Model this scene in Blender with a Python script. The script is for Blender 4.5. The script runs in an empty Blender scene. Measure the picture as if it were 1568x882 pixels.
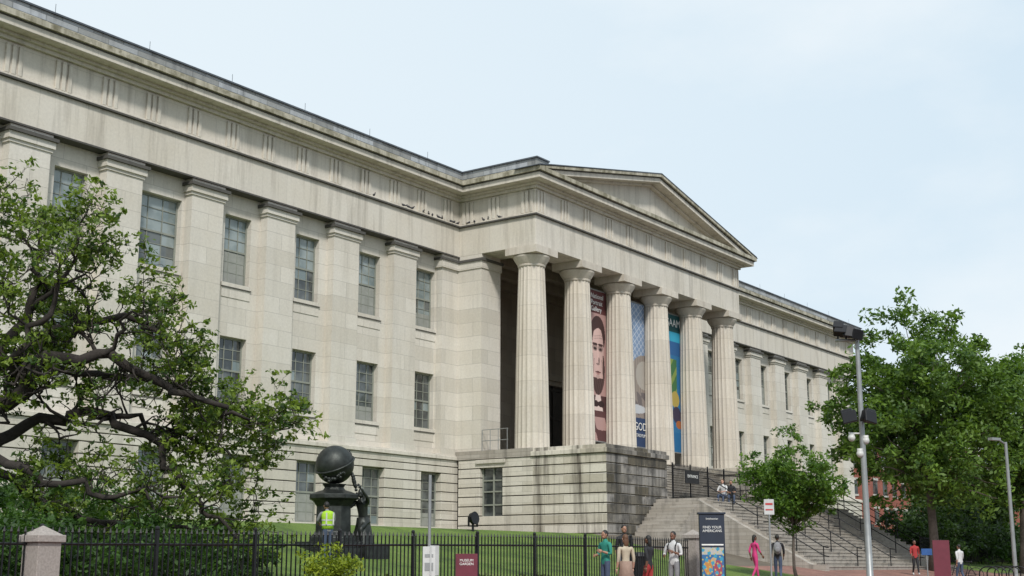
import bpy, bmesh, math, random
import numpy as np
from mathutils import Vector, Matrix, Euler
random.seed(7)
sc=bpy.context.scene
sc.view_settings.view_transform='Standard'; sc.view_settings.look='None'; sc.view_settings.exposure=0
rad=math.radians
# ---------------------------------------------------------------- camera
cam=bpy.data.cameras.new("camera"); co=bpy.data.objects.new("camera",cam); sc.collection.objects.link(co)
cam.sensor_width=36; cam.lens=45.92; cam.clip_end=8000; cam.clip_start=.1
co.location=(0,0,0); co.rotation_euler=(rad(102),0,rad(35.6-90)); sc.camera=co
# ---------------------------------------------------------------- nodes helper
class NT:
    def __init__(s,tree): s.t=tree; s.n=tree.nodes; s.l=tree.links
    def new(s,ty,**kw):
        nd=s.n.new(ty)
        for k,v in kw.items(): setattr(nd,k,v)
        return nd
    def link(s,a,b): s.l.new(a,b)
    def math(s,op,a,b=None,c=None):
        nd=s.n.new('ShaderNodeMath'); nd.operation=op
        for i,v in enumerate((a,b,c)):
            if v is None: continue
            if isinstance(v,(int,float)): nd.inputs[i].default_value=v
            else: s.l.new(v,nd.inputs[i])
        return nd.outputs[0]
    def mix(s,fac,a,b,mode='MIX'):
        nd=s.n.new('ShaderNodeMixRGB'); nd.blend_type=mode
        for i,v in enumerate((fac,a,b)):
            if isinstance(v,(int,float)): nd.inputs[i].default_value=v
            elif isinstance(v,tuple): nd.inputs[i].default_value=(*v[:3],1)
            else: s.l.new(v,nd.inputs[i])
        return nd.outputs[0]
    def ramp(s,fac,stops):
        nd=s.n.new('ShaderNodeValToRGB'); cr=nd.color_ramp
        while len(cr.elements)<len(stops): cr.elements.new(.5)
        for e,(p,c) in zip(cr.elements,stops):
            e.position=p; e.color=(c,c,c,1) if isinstance(c,(int,float)) else (*c,1)
        s.l.new(fac,nd.inputs[0]); return nd.outputs[0]
    def noise(s,vec,scale,detail=4,rough=.55):
        nd=s.n.new('ShaderNodeTexNoise'); nd.inputs['Scale'].default_value=scale; nd.inputs['Detail'].default_value=detail
        nd.inputs['Roughness'].default_value=rough
        s.l.new(vec,nd.inputs['Vector']); return nd.outputs['Fac']
def newmat(name):
    m=bpy.data.materials.new(name); m.use_nodes=True; t=NT(m.node_tree); return m,t,t.n['Principled BSDF']
def simple(name,col,rough=.6,metal=0,var=.15,scale=3,bump=0):
    m,t,b=newmat(name); g=t.new('ShaderNodeNewGeometry'); f=t.noise(g.outputs['Position'],scale)
    k=t.ramp(f,[(.25,1-var),(.75,1+var)])
    c=t.mix(1,col,k,'MULTIPLY'); t.link(c,b.inputs['Base Color']); b.inputs['Roughness'].default_value=rough; b.inputs['Metallic'].default_value=metal
    if bump:
        bp=t.new('ShaderNodeBump'); bp.inputs['Strength'].default_value=bump; bp.inputs['Distance'].default_value=.02
        t.link(t.noise(g.outputs['Position'],scale*8),bp.inputs['Height']); t.link(bp.outputs[0],b.inputs['Normal'])
    return m
def stone(name,base,bw=1.6,bh=.62,mortar=.55,var=.08,streak=.25,grime_shade=(.06,.055,.05),drum=0,streak_lo=.5,warm=.3,msize=.012,blot=0):
    m,t,b=newmat(name); g=t.new('ShaderNodeNewGeometry'); P=g.outputs['Position']
    sp=t.new('ShaderNodeSeparateXYZ'); t.link(P,sp.inputs[0])
    u=t.math('ADD',sp.outputs[0],sp.outputs[1]); cb=t.new('ShaderNodeCombineXYZ'); t.link(u,cb.inputs[0]); t.link(sp.outputs[2],cb.inputs[1])
    c=None
    if bw:
        br=t.new('ShaderNodeTexBrick'); t.link(cb.outputs[0],br.inputs['Vector'])
        br.inputs['Color1'].default_value=(1-var,1-var*1.08,1-var*1.3,1); br.inputs['Color2'].default_value=(1+var,)*3+(1,)
        br.inputs['Mortar'].default_value=(mortar,mortar,mortar,1); br.inputs['Scale'].default_value=1; br.inputs['Mortar Size'].default_value=msize
        br.inputs['Mortar Smooth'].default_value=.3
        br.inputs['Brick Width'].default_value=bw; br.inputs['Row Height'].default_value=bh
        c=t.mix(1,base,br.outputs['Color'],'MULTIPLY')
    else: c=t.mix(0,base,base)
    if drum:
        f=t.math('FRACT',t.math('MULTIPLY',sp.outputs[2],1/drum)); l=t.math('LESS_THAN',f,.022)
        c=t.mix(t.math('MULTIPLY',l,.35),c,(.2,.18,.15))
        fl=t.math('FLOOR',t.math('MULTIPLY',sp.outputs[2],1/drum)); cc=t.new('ShaderNodeCombineXYZ'); t.link(fl,cc.inputs[0]); t.link(t.math('FLOOR',t.math('MULTIPLY',sp.outputs[0],.25)),cc.inputs[1])
        wn=t.new('ShaderNodeTexWhiteNoise'); t.link(cc.outputs[0],wn.inputs['Vector']); c=t.mix(1,c,t.ramp(wn.outputs['Value'],[(0,.90),(1,1.06)]),'MULTIPLY')
    n1=t.noise(P,.55,5,.6); c=t.mix(t.math('MULTIPLY',t.ramp(n1,[(.35,0),(.7,1)]),warm),c,tuple(x*y for x,y in zip(base,(.84,.78,.67))))
    mp=t.new('ShaderNodeMapping'); mp.inputs['Scale'].default_value=(2.2,2.2,.16); t.link(P,mp.inputs['Vector'])
    n2=t.noise(mp.outputs[0],1,5,.65); k=t.math('MULTIPLY',t.ramp(n2,[(streak_lo,0),(streak_lo+.25,1)]),streak)
    c=t.mix(k,c,grime_shade)
    if blot:
        n4=t.noise(P,1.1,6,.7); c=t.mix(t.math('MULTIPLY',t.ramp(n4,[(.50,0),(.62,1)]),blot),c,grime_shade)
    n3=t.noise(P,9,4,.7); c=t.mix(1,c,t.ramp(n3,[(.2,.88),(.8,1.1)]),'MULTIPLY')
    t.link(c,b.inputs['Base Color']); b.inputs['Roughness'].default_value=.85
    bp=t.new('ShaderNodeBump'); bp.inputs['Strength'].default_value=.25; bp.inputs['Distance'].default_value=.02
    t.link(n3,bp.inputs['Height']); t.link(bp.outputs[0],b.inputs['Normal'])
    return m
S=(.60,.565,.51)
M={}
M['wall']=stone('limestone_ashlar',S,2.13,.72,.72,.09,.20,(.16,.14,.11),msize=.014)
M['base']=stone('rusticated_stone',(.565,.53,.47),1.9,.5,.75,.09,.36,(.10,.085,.065))
M['ent']=stone('entablature_stone',(.60,.56,.495),2.13,3.1,.8,.04,.50,(.17,.145,.115),streak_lo=.49)
M['pier']=stone('weathered_pier_stone',(.55,.515,.455),2.2,.467,.6,.22,.98,(.05,.037,.028),streak_lo=.475)
M['pierd']=stone('soot_stained_stone',(.22,.207,.195),1.3,.467,.4,.6,.9,(.022,.022,.022),streak_lo=.44,blot=.55)
M['pierj']=simple('pier_joint_dark',(.05,.045,.04),.95)  # near-black core seen in the gaps between stone courses
M['col']=stone('column_marble',(.59,.54,.47),0,0,1,.0,.40,(.22,.17,.12),drum=1.28,streak_lo=.49)
M['grime_shade']=stone('grime_and_shade_stone',(.085,.08,.073),0,0,1,0,.5,(.03,.03,.028))  # serves dirty ledges and the painted shadow strip below the wing architrave
M['moss']=stone('mossy_cornice_stone',(.46,.43,.35),0,0,1,0,.8,(.10,.09,.045),streak_lo=.43,blot=.6)
M['curb']=stone('roof_curb_stone',(.33,.35,.37),1.4,2,.25,.25,.6,(.05,.055,.065))
M['lead']=simple('lead_flashing',(.07,.08,.095),.5,0,.4,2)
M['dark']=simple('dark_door_timber',(.06,.05,.042),.6)
M['board']=simple('black_board',(.02,.02,.022),.6)
M['inner']=stone('portico_inner_wall',(.40,.345,.28),1.9,.8,.7,.1,.3)  # stone made darker than outside: portico shade put into its colour
M['step']=stone('stair_granite',(.36,.33,.295),1.8,.17,.7,.12,.6)
M['iron']=simple('black_iron',(.012,.012,.014),.45,.3)
M['granite']=simple('grey_granite',(.31,.275,.25),.8,0,.25,25,.3)
M['frame']=simple('window_frame_paint',(.24,.25,.215),.6)
M['steel']=simple('galvanised_steel',(.30,.31,.31),.45,.5)
def glass(name,c1,c2,rough=.06):
    m,t,b=newmat(name); g=t.new('ShaderNodeNewGeometry')
    f=t.noise(g.outputs['Position'],.9,3); c=t.mix(t.ramp(f,[(.4,0),(.6,1)]),c1,c2); t.link(c,b.inputs['Base Color'])  # noise tones: reflections and room interiors painted into the pane colour
    b.inputs['Roughness'].default_value=rough; b.inputs['Specular IOR Level'].default_value=.8; return m
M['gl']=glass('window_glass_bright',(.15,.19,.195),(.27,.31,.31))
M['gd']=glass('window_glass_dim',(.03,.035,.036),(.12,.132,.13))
M['blind']=simple('window_blind',(.27,.275,.25),.8)
# ---------------------------------------------------------------- mesh builder
class MB:
    def __init__(s): s.v=[]; s.f=[]; s.m=[]
    def box(s,x0,x1,y0,y1,z0,z1,m=0):
        n=len(s.v); s.v+=[(x0,y0,z0),(x1,y0,z0),(x1,y1,z0),(x0,y1,z0),(x0,y0,z1),(x1,y0,z1),(x1,y1,z1),(x0,y1,z1)]
        s.f+=[(n,n+3,n+2,n+1),(n+4,n+5,n+6,n+7),(n,n+1,n+5,n+4),(n+1,n+2,n+6,n+5),(n+2,n+3,n+7,n+6),(n+3,n,n+4,n+7)]; s.m+=[m]*6
    def obox(s,c,size,rot,m=0):
        R=rot if isinstance(rot,Matrix) else Euler(rot).to_matrix(); n=len(s.v); h=[q/2 for q in size]
        for z in(-1,1):
            for (x,y) in((-1,-1),(1,-1),(1,1),(-1,1)): s.v.append(tuple(Vector(c)+R@Vector((x*h[0],y*h[1],z*h[2]))))
        s.f+=[(n,n+3,n+2,n+1),(n+4,n+5,n+6,n+7),(n,n+1,n+5,n+4),(n+1,n+2,n+6,n+5),(n+2,n+3,n+7,n+6),(n+3,n,n+4,n+7)]; s.m+=[m]*6
    def prism(s,pts,y0,y1,m=0):
        n=len(s.v); k=len(pts); s.v+=[(x,y0,z) for x,z in pts]+[(x,y1,z) for x,z in pts]
        s.f.append(tuple(range(n,n+k))); s.f.append(tuple(range(n+2*k-1,n+k-1,-1))); s.m+=[m,m]
        for i in range(k):
            j=(i+1)%k; s.f.append((n+i,n+k+i,n+k+j,n+j)); s.m.append(m)
    def tube(s,pts,rads,sides=6,m=0,cap=True):
        pts=[Vector(p) for p in pts]; n0=len(s.v); up=Vector((.13,.21,.97))
        for i,p in enumerate(pts):
            d=(pts[min(i+1,len(pts)-1)]-pts[max(i-1,0)]); d=d.normalized() if d.length>1e-9 else Vector((0,0,1))
            a=d.cross(up)
            if a.length<.05: a=d.cross(Vector((1,0,0)))
            a.normalize(); b=d.cross(a); r=rads[i] if isinstance(rads,(list,tuple)) else rads
            for k in range(sides):
                t=2*math.pi*k/sides; s.v.append(tuple(p+a*(r*math.cos(t))+b*(r*math.sin(t))))
        for i in range(len(pts)-1):
            for k in range(sides):
                j=(k+1)%sides; A=n0+i*sides; s.f.append((A+k,A+sides+k,A+sides+j,A+j)); s.m.append(m)
        if cap:
            s.f.append(tuple(range(n0,n0+sides))); e=n0+(len(pts)-1)*sides; s.f.append(tuple(range(e+sides-1,e-1,-1))); s.m+=[m,m]
    def lathe(s,cx,cy,prof,sides=24,m=0,fn=None,rot=0,sy=1):
        n0=len(s.v)
        for r,z in prof:
            for k in range(sides):
                t=2*math.pi*k/sides+rot; rr=r*(fn(t) if fn else 1); s.v.append((cx+rr*math.cos(t),cy+rr*math.sin(t)*sy,z))
        for i in range(len(prof)-1):
            for k in range(sides):
                j=(k+1)%sides; A=n0+i*sides; s.f.append((A+k,A+j,A+sides+j,A+sides+k)); s.m.append(m)
        e=n0+(len(prof)-1)*sides; s.f.append(tuple(range(n0+sides-1,n0-1,-1))); s.f.append(tuple(range(e,e+sides))); s.m+=[m,m]
    def ball(s,c,r,m=0,seg=14,rings=9,R=None):
        n0=len(s.v); r=r if isinstance(r,(tuple,list)) else (r,r,r); R=R or Matrix.Identity(3)
        for i in range(rings+1):
            ph=math.pi*i/rings
            for k in range(seg):
                t=2*math.pi*k/seg; s.v.append(tuple(Vector(c)+R@Vector((r[0]*math.sin(ph)*math.cos(t),r[1]*math.sin(ph)*math.sin(t),r[2]*math.cos(ph)))))
        for i in range(rings):
            for k in range(seg):
                j=(k+1)%seg; A=n0+i*seg; s.f.append((A+k,A+seg+k,A+seg+j,A+j)); s.m.append(m)
    def make(s,name,mats,parent=None,smooth=False,bevel=0,loc=None,rotz=0):
        me=bpy.data.meshes.new(name); me.from_pydata(s.v,[],s.f)
        for k in mats: me.materials.append(M[k] if isinstance(k,str) else k)
        me.polygons.foreach_set('material_index',s.m)
        if smooth: me.polygons.foreach_set('use_smooth',[True]*len(s.f))
        me.update(); o=bpy.data.objects.new(name,me); sc.collection.objects.link(o)
        if loc is not None: o.location=loc; o.rotation_euler=(0,0,rotz)
        if parent: o.parent=parent
        if bevel:
            b=o.modifiers.new('bevel','BEVEL'); b.width=bevel; b.segments=1; b.limit_method='ANGLE'
        return o
def empty(name,loc=(0,0,0),rotz=0):
    e=bpy.data.objects.new(name,None); sc.collection.objects.link(e); e.location=loc; e.rotation_euler=(0,0,rotz); e.empty_display_size=.3; return e
def text(s,size,mat,parent,loc,rot,name='lettering',align='CENTER'):
    c=bpy.data.curves.new(name,'FONT'); c.body=s; c.size=size; c.align_x=align; c.align_y='CENTER'; c.extrude=.003
    c.materials.append(mat); o=bpy.data.objects.new(name,c); sc.collection.objects.link(o); o.location=loc; o.rotation_euler=rot; o.parent=parent; return o
# ---------------------------------------------------------------- terrain
def sst(a,b,x):
    t=min(1,max(0,(x-a)/(b-a))); return t*t*(3-2*t)
PY=[-12,-11.99,9.9,10,18,19.2,22,26,29,32,41,60]; PZ=[-1.3,-1.45,-1.45,-1.32,-.80,-.72,-.42,.12,.75,1.4,1.5,1.5]
QY=[-12,-11.99,9.9,10,18,24]; QZ=[-1.3,-1.45,-1.45,-1.32,-.6,-.2]
def G(x,y):
    p=float(np.interp(y,PY,PZ)); q=float(np.interp(y,QY,QZ)); z=p+(q-p)*sst(107,125,x)
    if y<27: z-=.2*(1-sst(8,34,x))*(1 if y>=10 else 0)*(1 if y<24 else (27-y)/3)
    return z
YS=[-3000,-300,-60,-20,-12,-11.99,-6,-.1,.1,5,9.9,10,12,14,16,18,19.2,20.6,22,23.4,25,26,27.5,29,30.5,32,35,38,41,45,60,80,120,300,3000]
XS=[-3000,-300,-60,-20,-8]+[3*i for i in range(0,44)]+[150,200,300,600,3000]
def sheet(name,x0,x1,y0,y1,off,mat):
    xs=[x for x in XS if x0<=x<=x1]; ys=[y for y in YS if y0<=y<=y1]
    v=[(x,y,G(x,y)+off) for y in ys for x in xs]; nx=len(xs)
    f=[(j*nx+i,j*nx+i+1,(j+1)*nx+i+1,(j+1)*nx+i) for j in range(len(ys)-1) for i in range(nx-1)]
    me=bpy.data.meshes.new(name); me.from_pydata(v,[],f); me.materials.append(mat); o=bpy.data.objects.new(name,me); sc.collection.objects.link(o); return o
def grass_mat():
    m,t,b=newmat('lawn_grass'); g=t.new('ShaderNodeNewGeometry'); P=g.outputs['Position']
    n=t.noise(P,.7,5,.6); n2=t.noise(P,22,4,.75)
    c=t.ramp(n,[(.3,(.055,.10,.014)),(.5,(.11,.18,.024)),(.62,(.14,.21,.035)),(.78,(.20,.21,.07))]); c=t.mix(1,c,t.ramp(n2,[(.25,.5),(.75,1.4)]),'MULTIPLY')
    t.link(c,b.inputs['Base Color']); b.inputs['Roughness'].default_value=.9
    bp=t.new('ShaderNodeBump'); bp.inputs['Strength'].default_value=.8; bp.inputs['Distance'].default_value=.06; t.link(n2,bp.inputs['Height']); t.link(bp.outputs[0],b.inputs['Normal']); return m
def brickpave(name,c1,c2,mo,bw,bh,vert=False):
    m,t,b=newmat(name); g=t.new('ShaderNodeNewGeometry'); P=g.outputs['Position']; vec=P
    if vert:
        sp=t.new('ShaderNodeSeparateXYZ'); t.link(P,sp.inputs[0]); cb=t.new('ShaderNodeCombineXYZ'); t.link(t.math('ADD',sp.outputs[0],sp.outputs[1]),cb.inputs[0]); t.link(sp.outputs[2],cb.inputs[1]); vec=cb.outputs[0]
    br=t.new('ShaderNodeTexBrick'); t.link(vec,br.inputs['Vector']); br.inputs['Color1'].default_value=(*c1,1); br.inputs['Color2'].default_value=(*c2,1); br.inputs['Mortar'].default_value=(*mo,1)
    br.inputs['Scale'].default_value=1; br.inputs['Brick Width'].default_value=bw; br.inputs['Row Height'].default_value=bh; br.inputs['Mortar Size'].default_value=.008
    n=t.noise(P,.8,5,.6); c=t.mix(1,br.outputs[0],t.ramp(n,[(.3,.7),(.7,1.2)]),'MULTIPLY'); t.link(c,b.inputs['Base Color']); b.inputs['Roughness'].default_value=.85; return m
sheet('ground',-3000,3000,-3000,3000,0,simple('earth',(.12,.10,.075),.95,0,.3,.6))
sheet('lawn',-20,51,20.6,41,.006,grass_mat())
sheet('lawn',78,108,22,41,.006,bpy.data.materials['lawn_grass'])
sheet('brick_pavement',-60,129,10,20.6,.004,brickpave('red_brick_paving',(.29,.14,.105),(.22,.10,.08),(.16,.12,.10),.2,.1))
sheet('brick_pavement',51,78,20.6,25,.004,bpy.data.materials['red_brick_paving'])
sheet('road',-300,300,-11.99,9.9,.004,simple('asphalt',(.05,.05,.052),.9,0,.2,4,.3))
b=MB(); b.box(-300,300,9.8,9.995,-1.5,-1.31); b.make('kerb',['granite'])
b=MB()
for i in range(-20,30): b.box(i*6,i*6+3,-.06,.06,-1.445,-1.44)
b.make('road_marking',[simple('road_paint',(.75,.75,.72),.7)])
# ---------------------------------------------------------------- MUSEUM
museum=empty('museum_building')
X0,X1,CX=52.55,75.65,64.1; YF=36.15; YW=41.0; DP=4.26; PX=52.57
mir=lambda x:2*CX-x
LEFT_END=12.0; RIGHT_END=108.0
def mbx(mb,x0,x1,*a,right=False,**k):
    if right: x0,x1=mir(x1),mir(x0)
    mb.box(x0,x1,*a,**k)
wall=MB(); base=MB(); ent=MB(); grime_shade=MB(); moss=MB(); curb=MB(); lead=MB(); fr=MB(); gl=MB(); gd=MB(); bl=MB(); dark=MB(); jnt=MB()
def window(cx,w,z0,z1,y,rows=6,cols=3,right=False,bright=True):
    if right: cx=mir(cx)
    x0,x1=cx-w/2,cx+w/2; zm=(z0+z1)/2; fw=.075
    for a in((x0,x0+fw,z0,z1),(x1-fw,x1,z0,z1),(x0+fw,x1-fw,z0,z0+fw),(x0+fw,x1-fw,z1-fw,z1),(x0+fw,x1-fw,zm-.04,zm+.04)):
        fr.box(a[0],a[1],y,y+.09,a[2],a[3])
    for i in range(1,cols):
        xx=x0+(x1-x0)*i/cols; fr.box(xx-.017,xx+.017,y+.02,y+.07,z0+fw,zm-.04); fr.box(xx-.017,xx+.017,y+.02,y+.07,zm+.04,z1-fw)
    hr=rows//2
    for half,(a,c) in enumerate(((z0+fw,zm-.04),(zm+.04,z1-fw))):
        for i in range(1,hr):
            zz=a+(c-a)*i/hr; fr.box(x0+fw,x1-fw,y+.024,y+.066,zz-.015,zz+.015)
    for i in range(cols):
        for j in range(rows):
            px0=x0+(x1-x0)*i/cols; px1=x0+(x1-x0)*(i+1)/cols; pz0=z0+(z1-z0)*j/rows; pz1=z0+(z1-z0)*(j+1)/rows
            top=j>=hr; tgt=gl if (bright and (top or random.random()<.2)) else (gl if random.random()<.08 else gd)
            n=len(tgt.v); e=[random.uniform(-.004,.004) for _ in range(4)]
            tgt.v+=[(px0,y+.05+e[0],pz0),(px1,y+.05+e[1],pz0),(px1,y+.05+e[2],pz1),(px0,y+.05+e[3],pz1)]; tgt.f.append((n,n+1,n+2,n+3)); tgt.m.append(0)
    if random.random()<.5:
        bl.box(x0+.1,x1-.1,y+.035,y+.044,z0+.08,z0+.08+(zm-z0)*random.choice([.45,.9,.9]))
def wing(right):
    L=LEFT_END if not right else mir(RIGHT_END)
    pil=[]; x=PX
    while x-DP>L+.5: x-=DP; pil.append(x)
    full=[PX]+pil
    wy=41.55
    bx=lambda mb,*a,**k: mbx(mb,*a,right=right,**k)
    ups=[(6.7,9.5),(11.8,14.8)]
    cells=list(zip(full[1:],full[:-1]))
    bx(wall,L,full[-1],wy,wy+.7,5.45,15.8)
    for ci,(a,c) in enumerate(cells):
        m=(a+c)/2
        wu=2.25 if (ci==4 and not right) else 1.5; w=1.5
        mid=10.6
        bx(wall,a,m-w/2,wy,wy+.7,5.45,mid); bx(wall,m+w/2,c,wy,wy+.7,5.45,mid)
        bx(wall,a,m-wu/2,wy,wy+.7,mid,15.8); bx(wall,m+wu/2,c,wy,wy+.7,mid,15.8)
        bx(wall,m-w/2,m+w/2,wy,wy+.7,5.45,6.7); bx(wall,m-w/2,m+w/2,wy,wy+.7,9.5,mid); bx(wall,m-wu/2,m+wu/2,wy,wy+.7,mid,11.8); bx(wall,m-wu/2,m+wu/2,wy,wy+.7,14.8,15.8)
        for (z0,z1),ww in zip(ups,(w,wu)):
            window(m,ww,z0,z1,wy+.24,right=right,bright=z0>10 and not right)
            bx(wall,m-ww/2-.1,m+ww/2+.1,wy-.07,wy+.23,z0-.16,z0)
            bx(wall,m-ww/2-.06,m+ww/2+.06,wy-.03,wy,z0-.62,z0-.163)
            bx(grime_shade,m-ww/2-.09,m+ww/2+.09,wy-.074,wy-.03,z0-.20,z0-.163)
    for p in full[1:]:
        bx(wall,p-.86,p+.86,YW+.1,wy,5.75,15.05)
        bx(wall,p-.92,p+.92,YW+.05,wy,15.052,15.18)
        bx(wall,p-.98,p+.98,YW-.02,wy,15.18,15.44); bx(grime_shade,p-1.05,p+1.05,YW-.12,wy,15.44,15.57); bx(wall,p-.9,p+.9,YW+.06,wy,15.57,15.73)
        bx(wall,p-.93,p+.93,YW+.04,wy,5.45,5.75)
    bx(grime_shade,L,X0-.01,YW-.03,wy,15.73,15.8)  # dark strip that paints the architrave's overhang shadow between the pilasters
    bx(wall,51.25,X0,YW+.1,wy,5.75,15.05); bx(wall,51.15,X0-.002,YW+.0,wy,15.05,15.44); bx(grime_shade,51.1,X0-.06,YW-.06,wy,15.44,15.57); bx(wall,51.2,X0,YW+.06,wy,15.57,15.73); bx(wall,51.15,X0,YW+.02,wy,5.45,5.75)
    openings=[((a+c)/2-.78,(a+c)/2+.78) for a,c in cells]; oz=(1.75,4.5)
    zs=[1.0,1.75]+[1.75+.4583*i for i in range(1,7)]+[4.85,5.2]
    e=[L]+[q for o in sorted(openings) for q in o]+[X0]
    for i in range(len(zs)-1):
        za,zb=zs[i]+.022,zs[i+1]-.022; pr=.12 if i==0 else 0
        if oz[0]<=zs[i]<oz[1]-.01:
            for k in range(0,len(e),2): bx(base,e[k],e[k+1],YW-pr,YW+.75,za,zb)
        else: bx(base,L-pr,X0,YW-pr,YW+.75,za,zb)
    for k in range(0,len(e),2): bx(jnt,e[k]+.01,e[k+1]-.01,YW+.045,YW+.7,1,5.2)
    for a,c in openings:
        window((a+c)/2,c-a,oz[0]+.1,oz[1],YW+.34,right=right,bright=False)
        bx(base,a-.05,c+.05,YW-.06,YW+.33,oz[0]-.08,oz[0]+.098)
    bx(ent,L-.1,X0,YW-.1,wy,5.2,5.38); bx(wall,L,X0,YW-.02,wy,5.38,5.45)
    def st(mb,p,z0,z1): mbx(mb,L-p,X0-p,YW-p,50+p,z0,z1,right=right)
    STK(st)
    for i in range(int((X0-L)/2.13)+1):
        cx=PX-1.06-2.13*i
        if cx<L+.5: continue
        for k in(-1,0,1):
            mbx(ent,cx+k*.27-.085,cx+k*.27+.085,YW-.08,YW,17.52,18.66,right=right)
    bx(wall,L,L+.7,wy+.7,60,1,15.8); bx(lead,L+.5,X0-1,43,60,20.1,20.6)
    for i in range(9):
        x=L+2+i*4.4; xx=mir(x) if right else x; lead.tube([(xx,YW-.5,20.15),(xx,YW-.5,20.6)],.01,4)
def STK(st,top=True,arch=True):
    if arch: st(ent,0,15.8,17.35)
    st(grime_shade,.13,17.35,17.42); st(ent,.11,17.42,17.5)
    st(ent,.0,17.5,18.75); st(ent,.14,18.75,18.9); st(ent,.3,18.9,19.02)
    st(ent,.78,19.02,19.3); st(grime_shade,.82,19.3,19.35); st(moss,.93,19.35,19.56)
    if top:
        st(moss,.70,19.56,19.70); st(lead,.62,19.70,19.76); st(curb,.58,19.76,20.12); st(lead,.66,20.12,20.19)
wing(False); wing(True)
YB=50
def st2(mb,p,z0,z1): mb.box(X0-p,X1+p,YF-p,YB,z0,z1)
STK(st2,top=False,arch=False)
ent.box(X0,X1,YF,YF+1.7,15.8,17.35); ent.box(X0,X0+1.7,YF+1.7,YB,15.8,17.35); ent.box(X1-1.7,X1,YF+1.7,YB,15.8,17.35)
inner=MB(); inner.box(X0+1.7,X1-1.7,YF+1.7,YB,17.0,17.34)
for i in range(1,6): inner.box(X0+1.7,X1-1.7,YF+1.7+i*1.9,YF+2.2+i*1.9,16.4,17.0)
for mb,p,z0,z1 in((moss,.70,19.56,19.70),(lead,.62,19.70,19.76),(curb,.58,19.76,20.12),(lead,.66,20.12,20.19)):
    mb.box(X0-p,X0+.5,YF-p+.1,YB,z0,z1); mb.box(X1-.5,X1+p,YF+1.5,YB,z0,z1)
def trig_front(cx):
    for k in(-1,0,1): ent.box(cx+k*.27-.085,cx+k*.27+.085,YF-.08,YF,17.52,18.66)
for i in range(11): trig_front(X0+.45+(X1-X0-.9)*i/10)
for cy in(YF+.5,YF+2.6,YF+4.3):
    for k in(-1,0,1): ent.box(X0-.08,X0,cy+k*.27-.085,cy+k*.27+.085,17.52,18.66)
tip=.93; TL,TR=X0-tip,X1+tip; zt=19.56; ap=22.2; sl=(ap-19.62)/(CX-TL)
ent.prism([(X0+.6,zt),(X1-.6,zt),(CX,ap-.45)],YF+.02,YF+.5)
def rakelow(mb,lo,hi,y0,y1):
    f=lambda x: ap-(CX-x)*sl
    xi=CX-(ap+lo-zt)/sl
    for sg in(0,1):
        xh=max(TL,CX-(ap+hi-zt)/sl)
        pts=[(xi,zt+.001),(CX,ap+lo),(CX,ap+hi),(xh,f(xh)+hi)]
        if xh==TL: pts.append((TL,zt+.001))
        if sg: pts=[(mir(x),z) for x,z in pts][::-1]
        mb.prism(pts,y0,y1)
rakelow(ent,-.62,-.5,YF-.25,YF+.6)
rakelow(ent,-.5,-.24,YF-.78,YF+.6)
rakelow(grime_shade,-.24,-.19,YF-.82,YF+.6)
rakelow(moss,-.19,-.03,YF-.93,YF+.6)
rakelow(lead,-.03,.03,YF-.95,YF+.6)
rf=lambda x: ap-(CX-x)*sl
lead.prism([(X0+.5,19.58),(X1-.5,19.58),(X1-.5,rf(X0+.5)-.05),(CX,ap-.05),(X0+.5,rf(X0+.5)-.05)],YF+.6,60)
for sg in(False,True):
    bx=lambda mb,*a: mbx(mb,*a,right=sg)
    bx(wall,X0+.003,54.2,39.55,41.0,5.62,15.05); bx(wall,X0+.003,54.2,41.0,41.55,5.62,15.6); bx(wall,X0-.05,54.25,39.5,41.0,15.05,15.44)
    bx(grime_shade,X0-.12,54.32,39.42,41.0,15.44,15.57); bx(wall,X0+.003,54.2,39.55,41.0,15.57,15.8)
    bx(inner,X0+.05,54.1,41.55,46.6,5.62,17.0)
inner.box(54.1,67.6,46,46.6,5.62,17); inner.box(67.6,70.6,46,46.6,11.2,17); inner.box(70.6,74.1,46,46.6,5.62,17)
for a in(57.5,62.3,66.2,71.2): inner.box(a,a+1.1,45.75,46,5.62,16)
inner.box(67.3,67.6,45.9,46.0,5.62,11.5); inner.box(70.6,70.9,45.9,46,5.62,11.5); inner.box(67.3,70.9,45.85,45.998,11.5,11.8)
dark.box(67.6,70.6,46.3,46.6,5.62,11.2)
for x in(67.62,69.02,70.4): dark.box(x,x+.16,46.2,46.3,5.62,11.2)
for z in(5.7,7.4,9.1,10.9): dark.box(67.8,70.4,46.22,46.3,z,z+.16)
pier=MB(); stp=MB()
pz=[1.0+i*(4.2/9) for i in range(10)]
for i in range(9):
    za,zb=pz[i]+.024,pz[i+1]-.024
    for (a,c) in((52.4,58.2),(70.0,75.8)):
        off=.0 if i%2 else .7; xs=[a]+[a+off+1.45*k for k in range(1,5) if a+.3<a+off+1.45*k<c-.3]+[c]
        for q in range(len(xs)-1): pier.box(xs[q]+(.008 if q else 0),xs[q+1]-(.008 if q<len(xs)-2 else 0),32.1+random.uniform(-.008,.008),36.3,za,zb)
    if 2.2<=(za+zb)/2<=4.9:
        base.box(52.4,X1,36.3,38.1,za,zb); base.box(52.4,X1+.1,39.5,40.85,za,zb)
    else: base.box(52.4,X1+.1,36.3,40.85,za,zb)
jnt.box(52.46,58.14,32.17,36.3,1,5.2); jnt.box(70.06,75.74,32.17,36.3,1,5.2)
jnt.box(52.9,X1,36.3,46,1,5.2); jnt.box(52.46,52.9,36.35,38.05,1,5.2); jnt.box(52.46,52.9,39.55,40.8,1,5.2)
dark.box(52.75,52.9,38.1,39.5,2,4.9)
gd.box(52.70,52.75,38.2,39.4,2.3,4.75)
for y in(38.1,38.76,39.42): fr.box(52.64,52.7,y,y+.08,2.2,4.85)
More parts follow.
